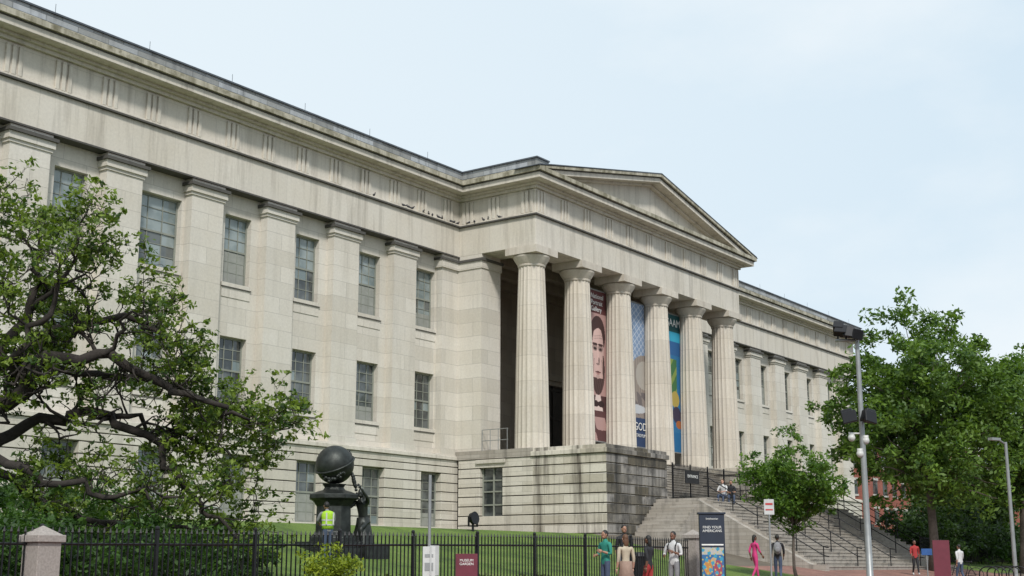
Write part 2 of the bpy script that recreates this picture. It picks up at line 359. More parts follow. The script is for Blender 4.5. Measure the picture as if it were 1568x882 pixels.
for z in(2.2,2.9,3.55,4.1,4.77): fr.box(52.643,52.697,38.18,39.42,z,z+.07)
base.box(52.3,52.9,37.9,39.7,4.96,5.15)
for a,c in((52.3,58.3),(69.9,75.9)):
    pier.box(a,c,32.0,36.35,5.2,5.42); pier.box(a+.1,c-.1,32.1,36.3,5.42,5.60)
stp.box(52.35,75.85,36.35,46.5,5.2,5.615)
cols=MB()
def flute(t):
    f=(t*20/(2*math.pi))%1; return 1-.06*math.sin(math.pi*f)
for i in range(6):
    cx=53.4+4.28*i; prof=[]
    for k in range(15):
        q=k/14; prof.append((.875-.185*q-.02*q*q+ .02*math.sin(math.pi*q),5.618+q*(14.85-5.618)))
    cols.lathe(cx,37.0,prof,160,fn=flute)
    cols.lathe(cx,37.0,[(.70,14.85),(.72,14.93),(.70,14.95),(.74,15.0),(.84,15.15),(.93,15.3),(.95,15.38),(.9,15.42)],40)
    cols.box(cx-.97,cx+.97,36.03,37.97,15.42,15.797)
cols.make('columns',['col'],museum)
wall.make('walls',['wall'],museum); base.make('basement_walls',['base'],museum,bevel=.012); ent.make('entablature',['ent'],museum,bevel=.012)
grime_shade.make('ledge_fillets_and_shade_strip',['grime_shade'],museum); moss.make('cornice',['moss'],museum); curb.make('roof_curb',['curb'],museum); lead.make('roof',['lead'],museum)
fr.make('window_frames',['frame'],museum); gl.make('window_panes_upper',['gl'],museum); gd.make('window_panes_lower',['gd'],museum); bl.make('window_blinds',['blind'],museum)
dark.make('doorway',['dark'],museum); inner.make('portico_inner_walls',['inner'],museum); jnt.make('masonry_joints',['pierj'],museum)
po=pier.make('stair_piers',['pier','pierd'],museum,bevel=.015)
for p in po.data.polygons:
    if p.normal.y<-.9: p.material_index=1
# ---------------------------------------------------------------- stairs
N2=14; r2=(5.6-3.2)/N2
for i in range(N2-1):
    y=32.05+i*.31; stp.box(58.2,70.0,y,36.35,3.2+i*r2+.0,3.2+(i+1)*r2-.035); stp.box(58.2,70.0,y-.03,36.35,3.2+(i+1)*r2-.035,3.2+(i+1)*r2)
stairs=empty('entrance_stairs')
lst=MB(); N1=20; r1=(3.2+.2)/N1
SX0,SX1=57.0,75.0
for i in range(N1):
    y=23.6+i*.3; zt1=-.2+(i+1)*r1
    lst.box(SX0,SX1,y,31.97,zt1-r1,zt1-.04); lst.box(SX0,SX1,y-.035,31.97,zt1-.04,zt1)
for sx,sd in((SX0,-1),(SX1,1)):
    for i in range(10):
        w=.23*(10-i); z=1.4+(i+1)*.178; a,c=(sx-w,sx) if sd<0 else (sx,sx+w)
        lst.box(a,c,29.6,31.98,z-.178 if i else .4,z-.004)
for sx in(SX0-.4,SX1):
    pts=[(23.3,-.6),(23.3,.05),(24.0,.05),(29.6,3.1),(29.6,-.6)]
    n=len(lst.v); k=len(pts); lst.v+=[(sx,y,z) for y,z in pts]+[(sx+.4,y,z) for y,z in pts]
    lst.f.append(tuple(range(n+k-1,n-1,-1))); lst.f.append(tuple(range(n+k,n+2*k))); lst.m+=[0,0]
    for i in range(k):
        j=(i+1)%k; lst.f.append((n+i,n+j,n+k+j,n+k+i)); lst.m.append(0)
lst.make('lower_flight',['step'],stairs); stp.make('upper_flight',['step'],stairs)
rl=MB()
for x in(SX0+.4,61.5,66,70.5,SX1-.4):
    for (ya,za,yb,zb) in((23.7,-.1,26.3,1.45),(26.9,1.75,29.4,3.2)):
        for h in(.55,.95): rl.tube([(x,ya-.25,za+h-.05),(x,ya,za+h),(x,yb,zb+h),(x,yb+.3,zb+h)],.028,6)
        for q in(0,.5,1): rl.tube([(x,ya+(yb-ya)*q,za+(zb-za)*q-.1),(x,ya+(yb-ya)*q,za+(zb-za)*q+.97)],.028,6)
rl.make('handrails',['iron'],stairs)
def picket_fence(name,x0,x1,y,zf,h,sp=.13,post=2.4,parent=None):
    f=MB(); n=int((x1-x0)/sp)
    for i in range(n+1):
        x=x0+i*sp; z=zf(x); f.box(x-.011,x+.011,y-.011,y+.011,z+.06,z+h-.03); f.lathe(x,y,[(.012,z+h-.03),(.03,z+h),(.002,z+h+.09)],4)
    m=int((x1-x0)/post)
    for i in range(m+1):
        x=x0+i*post; z=zf(x); f.box(x-.03,x+.03,y-.03,y+.03,z-.05,z+h+.06); f.ball((x,y,z+h+.09),.045,seg=8,rings=5)
    k=12
    for i in range(k):
        xa=x0+(x1-x0)*i/k; xb=x0+(x1-x0)*(i+1)/k
        for hh in(.14,h-.2):
            za,zb=zf(xa)+hh,zf(xb)+hh; f.tube([(xa,y,za),(xb,y,zb)],.024,4)
    return f.make(name,['iron'],parent)
picket_fence('iron_fence',6.2,36.0,19.2,lambda x:G(x,19.2)+.12,1.33)
b=MB()
for i in range(30): b.box(6+i,7+i,19.05,19.35,G(6.5+i,19.2)-.2,G(6.5+i,19.2)+.13)
b.make('fence_footing_wall',['granite'])
def gpost(x,y,w,h):
    b=MB(); z=G(x,y); b.box(x-w/2,x+w/2,y-w/2,y+w/2,z-.2,z+h-.22); b.box(x-w/2-.05,x+w/2+.05,y-w/2-.05,y+w/2+.05,z+h-.22,z+h-.1)
    n=len(b.v); a=w/2+.02; b.v+=[(x-a,y-a,z+h-.1),(x+a,y-a,z+h-.1),(x+a,y+a,z+h-.1),(x-a,y+a,z+h-.1),(x,y,z+h+.06)]; b.f+=[(n,n+1,n+4),(n+1,n+2,n+4),(n+2,n+3,n+4),(n+3,n,n+4)]; b.m+=[0]*4
    b.make('granite_gate_post',['granite'],bevel=.01)
gpost(13.35,19.1,.44,1.5); gpost(36.35,19.2,.42,1.75)
picket_fence('entrance_gate_fence',58.3,69.9,31.85,lambda x:3.2,1.75,.13,1.9)
b=MB(); b.box(59.4,60.9,31.7,31.76,4.1,4.75); e=empty('fence_notice_sign'); b.make('board',['board'],e)
text('ENTRANCE',.22,simple('offwhite_paint',(.7,.7,.68),.6),e,(60.15,31.69,4.45),(rad(90),0,0))
picket_fence('iron_fence',77.5,104,26,lambda x:G(x,26)+.05,1.4)
b=MB()
for h in(.5,1.05): b.tube([(52.6,37.9,5.62+h),(52.6,39.5,5.62+h)],.02,6)
for y in(37.95,38.5,39.0,39.5): b.tube([(52.6,y,5.6),(52.6,y,6.67)],.018,6)
b.make('podium_railing',['steel'])
# ---------------------------------------------------------------- banners
def printmat(name):
    m,t,b=newmat(name); a=t.new('ShaderNodeAttribute',attribute_name='print'); t.link(a.outputs['Color'],b.inputs['Base Color']); b.inputs['Roughness'].default_value=.7; return m
PM=printmat('printed_cloth')
def printed(name,w,h,nx,ny,fn,parent,loc,rotz=0,wave=0.0):
    vs=[];fs=[];cs=[]
    for j in range(ny):
        for i in range(nx):
            n=len(vs)
            for (a,c) in((i,j),(i+1,j),(i+1,j+1),(i,j+1)):
                u,v=a/nx,c/ny; vs.append(((u-.5)*w, wave*math.sin(u*5+v*7),-v*h))
            fs.append((n,n+3,n+2,n+1)); cs+=[(*fn((i+.5)/nx,(j+.5)/ny),1)]*4
    me=bpy.data.meshes.new(name); me.from_pydata(vs,[],fs); me.materials.append(PM)
    at=me.color_attributes.new('print','FLOAT_COLOR','POINT'); at.data.foreach_set('color',np.array(cs,dtype=np.float32).ravel())
    o=bpy.data.objects.new(name,me); sc.collection.objects.link(o); o.location=loc; o.rotation_euler=(0,0,rotz); o.parent=parent; return o
def ell(u,v,cu,cv,ru,rv): return ((u-cu)/ru)**2+((v-cv)/rv)**2
def art1(u,v):
    u=(u-.26)/.74
    if v<.155: return (.115,.035,.035)
    c=(.40,.24,.22)
    skin=lambda s:(.62*s,.42*s,.38*s); dk_=(.05,.022,.02)
    if ell(u,v,.5,.30,.44,.13)<1: c=dk_
    if ell(u,v,.5,.44,.36,.21)<1:
        s=1.0-.6*max(0,u-.5)-.25*max(0,.35-u); c=skin(s)
        if v<.272+.02*math.sin(u*7+1): c=dk_
        for fv in(.305,.322):
            if abs(v-fv-.006*math.sin(u*7))<.003 and .25<u<.75: c=tuple(q*.7 for q in c)
        for eu in(.33,.66):
            if ell(u,v,eu,.385,.15,.024)<1: c=tuple(q*.5 for q in skin(s))
            if ell(u,v,eu,.392,.085,.009)<1: c=(.03,.014,.014)
            if ell(u,v,eu,.362,.15,.009)<1: c=dk_
        if .40<v<.485 and abs(u-.5-.25*(v-.40))<.035: c=skin(1.1)
        if ell(u,v,.57,.47,.05,.025)<1 or ell(u,v,.5,.492,.10,.007)<1: c=tuple(q*.4 for q in skin(1))
        for cu in(.26,.76):
            if abs(u-cu+(v-.5)*.5*(1 if cu<.5 else -1))<.02 and .46<v<.56: c=tuple(q*.55 for q in c)
        if ell(u,v,.51,.545,.17,.006)<1: c=(.12,.045,.045)
        if ell(u,v,.51,.556,.12,.005)<1: c=(.38,.2,.18)
    if ell(u,v,.5,.52,.40,.175)<1 and (v>.585 or (abs(u-.5)>.285 and v>.43)): c=(.055,.026,.024) if math.sin(u*60+v*90)<.5 else (.10,.055,.05)
    if ell(u,v,.5,.572,.10,.018)<1 and v>.562: c=tuple(q*.75 for q in skin(1))
    if v>.70: c=(.07,.028,.028)
    if .695<v<.80 and abs(u-.5)<.12+(v-.69)*1.2: c=(.66,.52,.48)
    if ell(u,v,.36,.755,.17,.022)<1 or ell(u,v,.66,.755,.17,.022)<1: c=(.03,.012,.013)
    if v>.80: c=(.10,.04,.04)
    if v>.84 and (math.sin(u*5+v*20)+math.sin(v*34-u*5))>.2: c=(.42,.26,.24)
    return c
def art2(u,v):
    c=(.20,.28,.42)
    if v<.42:
        a=(u*5+v*20)%1; d=(u*5-v*20)%1
        if a<.14 or d<.14: c=(.48,.53,.60)
    if ell(u,v,.95,.56,.75,.20)<1: c=(.30,.255,.22) if (u*9%1)<.7 else (.20,.17,.16)
    if ell(u,v,.95,.50,.4,.10)<1: c=(.40,.37,.33)
    if v>.62: c=(.15,.13,.13) if math.sin(u*9+v*30)+math.sin(u*23-v*50)>0 else (.26,.22,.20)
    if ell(u,v,.6,.74,.4,.03)<1: c=(.5,.52,.55)
    if v>.80: c=(.025,.05,.12)
    return c
def art3(u,v):
    c=(.02,.14,.30)
    if v<.13: c=(.01,.07,.075)
    elif v<.2: c=(.03,.32,.48)
    elif v<.3: c=(.02,.10,.26)
    if .33<v<.62 and u<.8: c=(.05,.15,.05) if math.sin(u*13+v*40)<.4 else (.20,.27,.06)
    if ell(u,v,.7,.62,.2,.06)<1: c=(.40,.30,.07)
    if ell(u,v,.75,.73,.2,.06)<1: c=(.04,.03,.06)
    if ell(u,v,.85,.80,.14,.03)<1: c=(.35,.11,.03)
    if v>.86: c=(.01,.12,.28)
    return c
white=simple('white_print',(.75,.75,.73),.7)
for k,(cx,art,nm) in enumerate(((60.25,art1,'portrait_banner'),(64.55,art2,'exhibition_banner'),(68.85,art3,'art_museum_banner'))):
    e=empty(nm); printed('cloth',2.45,8.35,72,240,art,e,(cx,37.55,14.95),0,.02)
    b=MB()
    for z in(14.97,6.58): b.tube([(cx-1.45,37.55,z),(cx+1.45,37.55,z)],.045,8)
    b.make('banner_rods',['steel'],e)
    if k==0:
        for i,s in enumerate(('National','Portrait','Gallery')): text(s,.38,white,e,(cx-.42,37.50,14.6-i*.36),(rad(90),0,0),align='LEFT')
    if k==1: text('GOD',.62,white,e,(cx+.45,37.50,7.75),(rad(90),0,0)); text('STADYUM',.26,white,e,(cx+.45,37.50,7.25),(rad(90),0,0))
    if k==2: text('SAAM',.66,white,e,(cx+.38,37.50,14.4),(rad(90),0,0))
# ---------------------------------------------------------------- foliage
def leafmat(name):
    m,t,b=newmat(name); a=t.new('ShaderNodeAttribute',attribute_name='tint'); t.link(a.outputs['Color'],b.inputs['Base Color']); b.inputs['Roughness'].default_value=.55
    tr=t.new('ShaderNodeBsdfTranslucent'); t.link(t.mix(1,a.outputs['Color'],(1.3,1.35,.6),'MULTIPLY'),tr.inputs['Color'])
    mx=t.new('ShaderNodeMixShader'); mx.inputs[0].default_value=.4; t.link(b.outputs[0],mx.inputs[1]); t.link(tr.outputs[0],mx.inputs[2]); t.link(mx.outputs[0],t.n['Material Output'].inputs['Surface']); return m
LM=leafmat('leaves')
def leaves(name,centers,n,spread,size,c0,c1,parent,seed=1,flat=.7,cvar=.35):
    r=np.random.default_rng(seed); C=np.repeat(np.array(centers,float),n,axis=0); K=len(C)
    d=r.normal(size=(K,3)); d/=np.linalg.norm(d,axis=1)[:,None]+1e-9; rr=r.random(K)**.5
    P=C+d*rr[:,None]*np.array([1,1,flat])*spread*(.6+.8*np.repeat(r.random(len(centers)),n))[:,None]
    nrm=r.normal(size=(K,3))+np.array([0,0,.9]); nrm/=np.linalg.norm(nrm,axis=1)[:,None]
    t=np.cross(nrm,r.normal(size=(K,3))); t/=np.linalg.norm(t,axis=1)[:,None]+1e-9; bb=np.cross(nrm,t)
    s=size*(.6+.8*r.random(K))[:,None]
    V=np.stack([P-t*s,P+bb*s*.45-nrm*s*.1,P+t*s,P-bb*s*.45-nrm*s*.1],1).reshape(-1,3)
    F=np.arange(K*4).reshape(-1,4)
    q=np.clip(.5+.5*cvar*(np.repeat(r.normal(size=len(centers)),n))+.22*r.normal(size=K),0,1)[:,None]
    col=np.array(c0)*(1-q)+np.array(c1)*q; col=np.concatenate([col,np.ones((K,1))],1).repeat(4,axis=0)
    me=bpy.data.meshes.new(name); me.vertices.add(K*4); me.vertices.foreach_set('co',V.ravel()); me.loops.add(K*4); me.loops.foreach_set('vertex_index',F.ravel().astype(np.int32))
    me.polygons.add(K); me.polygons.foreach_set('loop_start',(np.arange(K)*4).astype(np.int32)); me.polygons.foreach_set('loop_total',np.full(K,4,dtype=np.int32))
    me.update(calc_edges=True); at=me.color_attributes.new('tint','FLOAT_COLOR','POINT'); at.data.foreach_set('color',col.astype(np.float32).ravel())
    me.materials.append(LM); o=bpy.data.objects.new(name,me); sc.collection.objects.link(o); o.parent=parent; return o
M['bark']=simple('bark',(.03,.024,.02),.9,0,.4,9,.8); M['barkl']=simple('bark_grey',(.11,.09,.075),.9,0,.35,8,.6)
def tree(name,x,y,h,crown_c,crown_r,ncl,nleaf,spread,size,c0,c1,seed,trunk_r=.2,bark='barkl',nbranch=60,lobes=9,core=.72):
    r=np.random.default_rng(seed); e=empty(name); z0=G(x,y); cc=np.array(crown_c); R=np.array(crown_r)
    L=[(cc,R*core)]
    for i in range(lobes):
        d=r.normal(size=3); d/=np.linalg.norm(d); d[2]*=.9; L.append((cc+d*R*.58,R*(.28+.22*r.random())))
    pts=[]
    while len(pts)<ncl:
        c,q=L[r.integers(len(L))]; d=r.normal(size=3); d/=np.linalg.norm(d); p=c+d*q*(.5+.55*r.random()**.6)
        if p[2]<cc[2]-R[2]*.95: continue
        if d[2]>.55 and r.random()<.12: p=p+np.array([0,0,.5*R[2]*.18])
        pts.append(p)
    leaves('foliage',pts,nleaf,spread,size,c0,c1,e,seed)
    b=MB(); top=cc+np.array([0,0,R[2]*.5]); base_=np.array([x,y,z0-.1]); nseg=9; tp=[];tr=[]
    for i in range(nseg):
        q=i/(nseg-1); p=base_*(1-q)+top*q+np.array([math.sin(q*5+seed)*.12,math.cos(q*4+seed)*.12,0])*(q>0); tp.append(p); tr.append(trunk_r*(1.25 if i==0 else 1)*(1-.85*q))
    b.tube(tp,tr,10)
    for i in r.choice(len(pts),min(nbranch,len(pts)),replace=False):
        p=pts[i]; q=min(.95,max(.38,(p[2]-z0)/(top[2]-z0)*.62)); k=q*(nseg-1); a=int(k); s=tp[a]*(1-(k-a))+tp[min(a+1,nseg-1)]*(k-a)
        m=(s+p)/2+np.array([0,0,.12*np.linalg.norm(p-s)])+r.normal(size=3)*.2; rr=trunk_r*.38*(1-q*.5)
        b.tube([s,(s+m)/2+r.normal(size=3)*.08,m,(m+p)/2+r.normal(size=3)*.12,p],[rr,rr*.75,rr*.5,rr*.32,rr*.12],6)
    b.make('trunk_and_limbs',[bark],e,smooth=True); return e
tree('shade_tree',70.5,23.0,15,(70.9,23.0,8.3),(6.3,6.3,6.3),760,56,.64,.15,(.032,.08,.014),(.16,.265,.04),3,.27,nbranch=90,lobes=22,core=.64)
tree('shade_tree',82.5,21.6,13,(83.2,20.7,8.1),(5.3,5.3,5.6),480,46,.72,.16,(.028,.07,.014),(.14,.245,.04),4,.25,lobes=15)
tree('shade_tree',95,28,13,(95,28,6.0),(4.5,4.5,5.0),300,38,.9,.18,(.02,.05,.01),(.09,.16,.03),8,.25,lobes=10)
tree('street_tree',46.8,20.4,5.5,(46.8,20.4,3.15),(1.95,1.95,2.1),300,46,.30,.08,(.035,.09,.012),(.16,.28,.035),5,.07,nbranch=50,lobes=14,core=.66)
def left_tree():
    e=empty('magnolia_tree'); b=MB(); r=np.random.default_rng(21); hd=rad(35.6)
    rt=np.array([math.sin(hd),-math.cos(hd),0]); fw=np.array([math.cos(hd),math.sin(hd),0]); O=fw*28+rt*(-11.82)
    W=lambda u,z,v=0: O+rt*u+fw*v+np.array([0,0,z])
    tips=[]
    def wob(pts,rads,amp=.11,sub=4):
        P=[];Rr=[]
        for i in range(len(pts)-1):
            for k in range(sub):
                q=k/sub; P.append(pts[i]*(1-q)+pts[i+1]*q+r.normal(size=3)*amp*(1 if k else .3)); Rr.append(rads[i]*(1-q)+rads[i+1]*q)
        P.append(pts[-1]); Rr.append(rads[-1]); return P,Rr
    def twig(p,d,L,rad_,lev):
        pts=[p]; n=4
        for i in range(n):
            d=d+r.normal(size=3)*.42; d[2]+=.05; d/=np.linalg.norm(d); p=p+d*L/n; pts.append(p)
        b.tube(pts,[rad_*(1-.7*i/n) for i in range(n+1)],5 if lev<2 else 4)
        if lev>=2: tips.append(pts[-1]); return
        for i in range(1,n+1):
            for _ in range(2 if (lev==0 and i>1) else 1):
                dd=d*1.0+r.normal(size=3)*.75; dd/=np.linalg.norm(dd); twig(pts[i],dd,L*(.5+.2*r.random()),rad_*.55,lev+1)
    limbs=[
     ([(0,-.9,0),(.1,.8,0),(-.1,2.0,.1),(.1,2.8,0)],.36,.28,0),
     ([(.1,2.7,0),(.84,3.3,-.3),(1.7,4.2,-.5),(2.9,4.45,-.3),(4.1,3.9,0),(5.2,3.5,.2),(6.1,3.1,.4)],.21,.035,1),
     ([(0,2.8,0),(.6,4.4,.4),(1.1,5.7,.5),(1.3,6.8,.4),(1.1,7.6,.5)],.17,.03,1),
     ([(.6,4.3,.4),(1.5,5.1,.8),(2.3,5.3,1.0),(3.2,5.5,1.0),(4.0,5.1,1.1),(4.6,4.7,1.0)],.13,.03,1),
     ([(.1,2.2,0),(1.2,3.0,.6),(2.4,3.3,1.0),(3.7,2.9,1.0),(4.4,2.0,.9),(5.1,1.1,.7),(5.9,.5,.6)],.15,.035,1),
     ([(1.7,4.2,-.5),(3.1,4.0,.5),(4.4,3.9,1.0),(5.6,3.4,1.4),(6.6,3.0,1.5)],.09,.025,1),
     ([(0,1.8,0),(1.2,2.1,-.5),(2.5,1.7,-.8),(3.6,1.4,-.6),(5.0,1.4,-.4)],.12,.03,1),
     ([(-.1,3,0),(-.3,4.6,0),(.3,6.2,-.5),(.3,7.6,-.8)],.14,.03,1),
     ([(1.4,3.9,-.5),(1.9,5.0,-.9),(2.3,5.9,-1.0),(2.6,6.6,-1.1)],.09,.025,1),
     ([(.3,2.4,0),(1.0,1.6,1.2),(2.6,1.0,1.8),(4.2,.9,2.0),(5.5,.9,2.2)],.11,.03,1),
     ([(2.4,3.3,1.0),(3.4,3.3,1.6),(4.6,2.8,1.9),(6.0,2.2,2.0)],.08,.025,1),
     ([(1.1,5.6,.5),(1.9,6.2,.2),(2.5,6.3,0)],.06,.02,1),
     ([(2.9,4.4,-.3),(3.6,4.9,-.6),(4.0,5.3,-.8)],.06,.02,1)]
    for pts,ra,rb,leafy in limbs:
        P=[W(*q) for q in pts]; k=len(P); P,Rr=wob(P,[ra+(rb-ra)*i/(k-1) for i in range(k)]); b.tube(P,Rr,8)
        if leafy:
            for i in range(3,len(P)):
                if r.random()<.66:
                    d=r.normal(size=3); d[2]*=.6; d+= (P[i]-P[i-1])*1.2; d/=np.linalg.norm(d); twig(P[i],d,.75+.55*r.random(),max(.02,Rr[i]*.45),0 if r.random()<.58 else 1)
            twig(P[-1],(P[-1]-P[-2])/np.linalg.norm(P[-1]-P[-2]),.8,.02,0)
    b.make('trunk_and_limbs',['bark'],e,smooth=True)
    print('tips',len(tips))
    leaves('foliage',tips,13,.18,.066,(.035,.08,.012),(.20,.28,.038),e,31,.55,.6)
left_tree()
def shrub(name,x0,x1,y0,y1,h,ncl,nl,size,c0,c1,seed,spread=.22):
    r=np.random.default_rng(seed); e=empty(name); pts=[]
    for _ in range(ncl):
        x=x0+(x1-x0)*r.random(); y=y0+(y1-y0)*r.random(); hh=h*(.72+.28*math.sin(x*1.9+seed)*math.cos(y*1.3)+.12*r.normal()); q=r.random()**.5
        pts.append((x,y,G(x,y)+max(.08,hh*q)))
    leaves('foliage',pts,nl,spread,size,c0,c1,e,seed)
    b=MB()
    for i in range(int(ncl/12)+2):
        p=pts[i]; b.tube([(p[0]+.1,p[1],G(p[0],p[1])-.05),(p[0],p[1],p[2])],[.02,.006],4)
    b.make('stems',['bark'],e)
DG0,DG1=(.014,.042,.010),(.07,.15,.022)
shrub('hedge_bush',9,15,20.0,24,1.75,640,26,.065,DG0,DG1,1)
shrub('hedge_bush',14.5,20,20.0,24,1.5,620,26,.065,DG0,DG1,2)
shrub('hedge_bush',12,24,24.5,29,1.1,560,20,.08,(.02,.055,.01),(.09,.17,.022),3)
shrub('hedge_bush',19,27,33,38,1.3,400,20,.09,DG0,DG1,4)
shrub('golden_shrub',19.3,20.5,18.55,19.0,1.75,90,36,.045,(.11,.17,.01),(.33,.40,.035),5,.2)
shrub('hedge_bush',79,90,25,29,3.4,480,28,.14,(.014,.038,.01),(.07,.13,.03),6,.5)
shrub('hedge_bush',90,104,24,29,3.0,360,28,.16,(.012,.03,.01),(.05,.11,.02),7,.5)
shrub('planting_bed',20.5,30,19.7,21.2,.4,240,18,.05,(.03,.05,.01),(.12,.16,.03),9,.14)
e=empty('distant_trees'); r=np.random.default_rng(5); pts=[]
for _ in range(520):
    x=125+r.random()*190; y=20+r.random()*60+ (x-125)*.15; pts.append((x,y,.5+r.random()**.7*(6+3*math.sin(x*.25)+2*math.sin(y*.3))))
leaves('foliage',pts,24,2.2,.6,(.02,.05,.015),(.08,.15,.04),e,44)
# ---------------------------------------------------------------- distant brick buildings
def brick_building(x0,x1,y0,y1,h,fl):
    e=empty('brick_building'); z=-.4; w=MB(); g=MB(); t=MB()
    w.box(x0,x1,y0,y1,z,h); t.box(x0-.3,x1+.3,y0-.3,y1+.3,h,h+.5); t.box(x0-.08,x1+.08,y0-.08,y1+.08,z,3.4)
    fh=(h-3.6)/fl
    for k in range(fl):
        zz=3.6+k*fh+.8; x=x0+1.2
        while x<x1-2: g.box(x,x+1.3,y0-.03,y0+.1,zz,zz+fh-1.5); t.box(x-.1,x+1.4,y0-.09,y0,zz-.2,zz); t.box(x-.1,x+1.4,y0-.09,y0,zz+fh-1.5,zz+fh-1.25); x+=2.9
        y=y0+1.2
        while y<y1-2: g.box(x0-.03,x0+.1,y,y+1.3,zz,zz+fh-1.5); t.box(x0-.09,x0,y-.1,y+1.4,zz-.2,zz); t.box(x0-.09,x0,y-.1,y+1.4,zz+fh-1.5,zz+fh-1.25); y+=2.9
    x=x0+1
    while x<x1-3: g.box(x,x+2.2,y0-.1,y0,.3,2.8); x+=3.2
    y=y0+1
    while y<y1-3: g.box(x0-.1,x0,y,y+2.2,.3,2.8); y+=3.2
    w.make('walls',[bpy.data.materials.get('red_brick') or brickpave('red_brick',(.33,.085,.05),(.26,.06,.04),(.25,.18,.15),.25,.09,True)],e)
    g.make('windows',['gd'],e); t.make('trim',[bpy.data.materials.get('pale_trim') or simple('pale_trim',(.5,.48,.44),.7)],e)
brick_building(134,150,50,66,12.5,3); brick_building(152,185,34,50,10,2); brick_building(165,200,52,75,15,4)
# ---------------------------------------------------------------- street furniture
b=MB(); e=empty('street_light_pole',(43.6,16.4,G(43.6,16.4)),rad(-54.4))
b.lathe(0,0,[(.2,0),(.2,.35),(.12,.45),(.105,3),(.075,8.7),(.075,8.8)],14)
b.tube([(-.75,0,8.6),(.1,0,8.6)],.05,8)
b.make('pole',['steel'],e,smooth=True)
h=MB()
for x,s in((-.66,-1),(-.08,1),(-.38,0)):
    h.obox((x,-.15,8.88 - .1*s),(.34,.5,.30),(rad(25*s-10),rad(8),rad(20*s))); h.obox((x,-.42,8.84-.1*s),(.40,.06,.36),(rad(25*s-10),rad(8),rad(20*s))); h.tube([(x,0,8.6),(x,0,8.9)],.035,6)
for x,s in((-.48,-1),(.2,1)):
    h.obox((x,-.12,5.95),(.38,.42,.36),(rad(-14),rad(12*s),rad(25*s))); h.obox((x+.02*s,-.38,5.88),(.48,.1,.42),(rad(-14),rad(12*s),rad(25*s)))
h.make('floodlights_and_speakers',['iron'],e,bevel=.02)
h=MB()
for x,z in((-.38,5.2),(.1,5.1),(-.12,4.65)):
    h.tube([(0,0,z+.15),(x,-.05,z+.15)],.03,6); h.ball((x,-.05,z),.13,seg=10,rings=6); h.tube([(x,-.05,z),(x,-.05,z+.18)],.1,8)
h.make('security_cameras',[simple('white_plastic',(.55,.55,.53),.4)],e,smooth=True)
b=MB(); x,y=62.9,16.8; z=G(x,y); b.lathe(x,y,[(.16,z),(.1,z+.5),(.07,z+6.5)],12); b.tube([(x,y,z+6.4),(x-.5,y+.2,z+6.6)],.04,6); b.obox((x-.7,y+.3,z+6.6),(.6,.25,.12),(0,0,-.4)); b.make('street_light_pole',['steel'],None,smooth=False)
def signpost(name,x,y,h,panels,rot=-54.4,pr=.03,matp='steel'):
    e=empty(name,(x,y,G(x,y)),rad(rot)); b=MB(); b.tube([(0,0,-.05),(0,0,h)],pr,8); b.make('post',[matp],e)
    for (zc,w,hh,mt) in panels:
        b=MB(); b.box(-w/2,w/2,-.045,-.03,zc-hh/2,zc+hh/2); b.make('panel',[mt],e,bevel=.004)
    return e
wp=simple('sign_white',(.50,.51,.50),.5); rp=simple('sign_red',(.45,.05,.05),.5); mp_=simple('sign_maroon',(.13,.02,.035),.55); bp_=simple('sign_blue',(.02,.08,.25),.5); dk=simple('sign_dark_blue',(.015,.022,.04),.5)
e=signpost('parking_sign',37.1,17,2.85,[(2.6,.3,.46,wp)]); b=MB(); b.box(-.11,.11,-.052,-.046,2.66,2.72); b.box(-.11,.11,-.052,-.046,2.5,2.54); b.make('print',[rp],e)
e=signpost('parking_sign',19.65,16,2.75,[(1.12,.24,.56,wp)]); b=MB(); b.obox((.1,.02,1.14),(.24,.012,.56),(0,0,rad(50))); b.make('rear_panel',[wp],e); b=MB(); b.box(-.08,.08,-.052,-.046,1.2,1.26);b.box(-.08,.08,-.052,-.046,.95,1.1); b.make('print',['steel'],e)
e=signpost('museum_rules_sign',24.2,18.6,1.05,[(.78,.5,.62,mp_)],pr=.025,matp='iron'); text('MUSEUM\nGARDEN',.08,white,e,(0,-.05,.9),(rad(90),0,0))
e=signpost('blue_bike_sign',62.2,20.6,1.35,[(1.2,.5,.3,bp_)],pr=.03)
e=signpost('sandwich_board_sign',55.6,17.8,1.9,[(1.0,.7,1.7,mp_)],pr=.04,matp='iron')
e=empty('exhibition_kiosk',(35.25,18.0,G(35.25,18)),rad(-54.4)); b=MB(); b.box(-.37,.37,-.09,.09,0.05,2.28); b.box(-.41,.41,-.12,.12,2.28,2.34); b.box(-.41,.41,-.13,.13,-.1,.1); b.make('cabinet',[dk],e,bevel=.01)
def artk(u,v):
    c=(.03,.12,.28)
    if v<.2: c=(.40,.40,.38)
    if ell(u,v,.28,.55,.2,.22)<1: c=(.45,.20,.05)
    if ell(u,v,.72,.6,.2,.25)<1: c=(.30,.05,.08)
    if ell(u,v,.52,.38,.12,.10)<1: c=(.45,.30,.18)
    if math.sin(u*19+v*11)+math.sin(v*27-u*8)>.8: c=(.04,.26,.40)
    if math.sin(u*31-v*17)+math.sin(v*41+u*12)>1.4: c=(.45,.40,.12)
    if v>.85: c=(.02,.03,.08)
    return c
printed('poster',.64,1.02,32,50,artk,e,(0,-.1,1.32))
b=MB(); b.box(-.32,.32,-.1,-.092,1.38,1.42); b.make('rule',[white],e)
text('FIND YOUR\nAMERICANS',.105,white,e,(0,-.1,1.85),(rad(90),0,0)); text('Smithsonian',.075,white,e,(0,-.1,2.15),(rad(90),0,0))
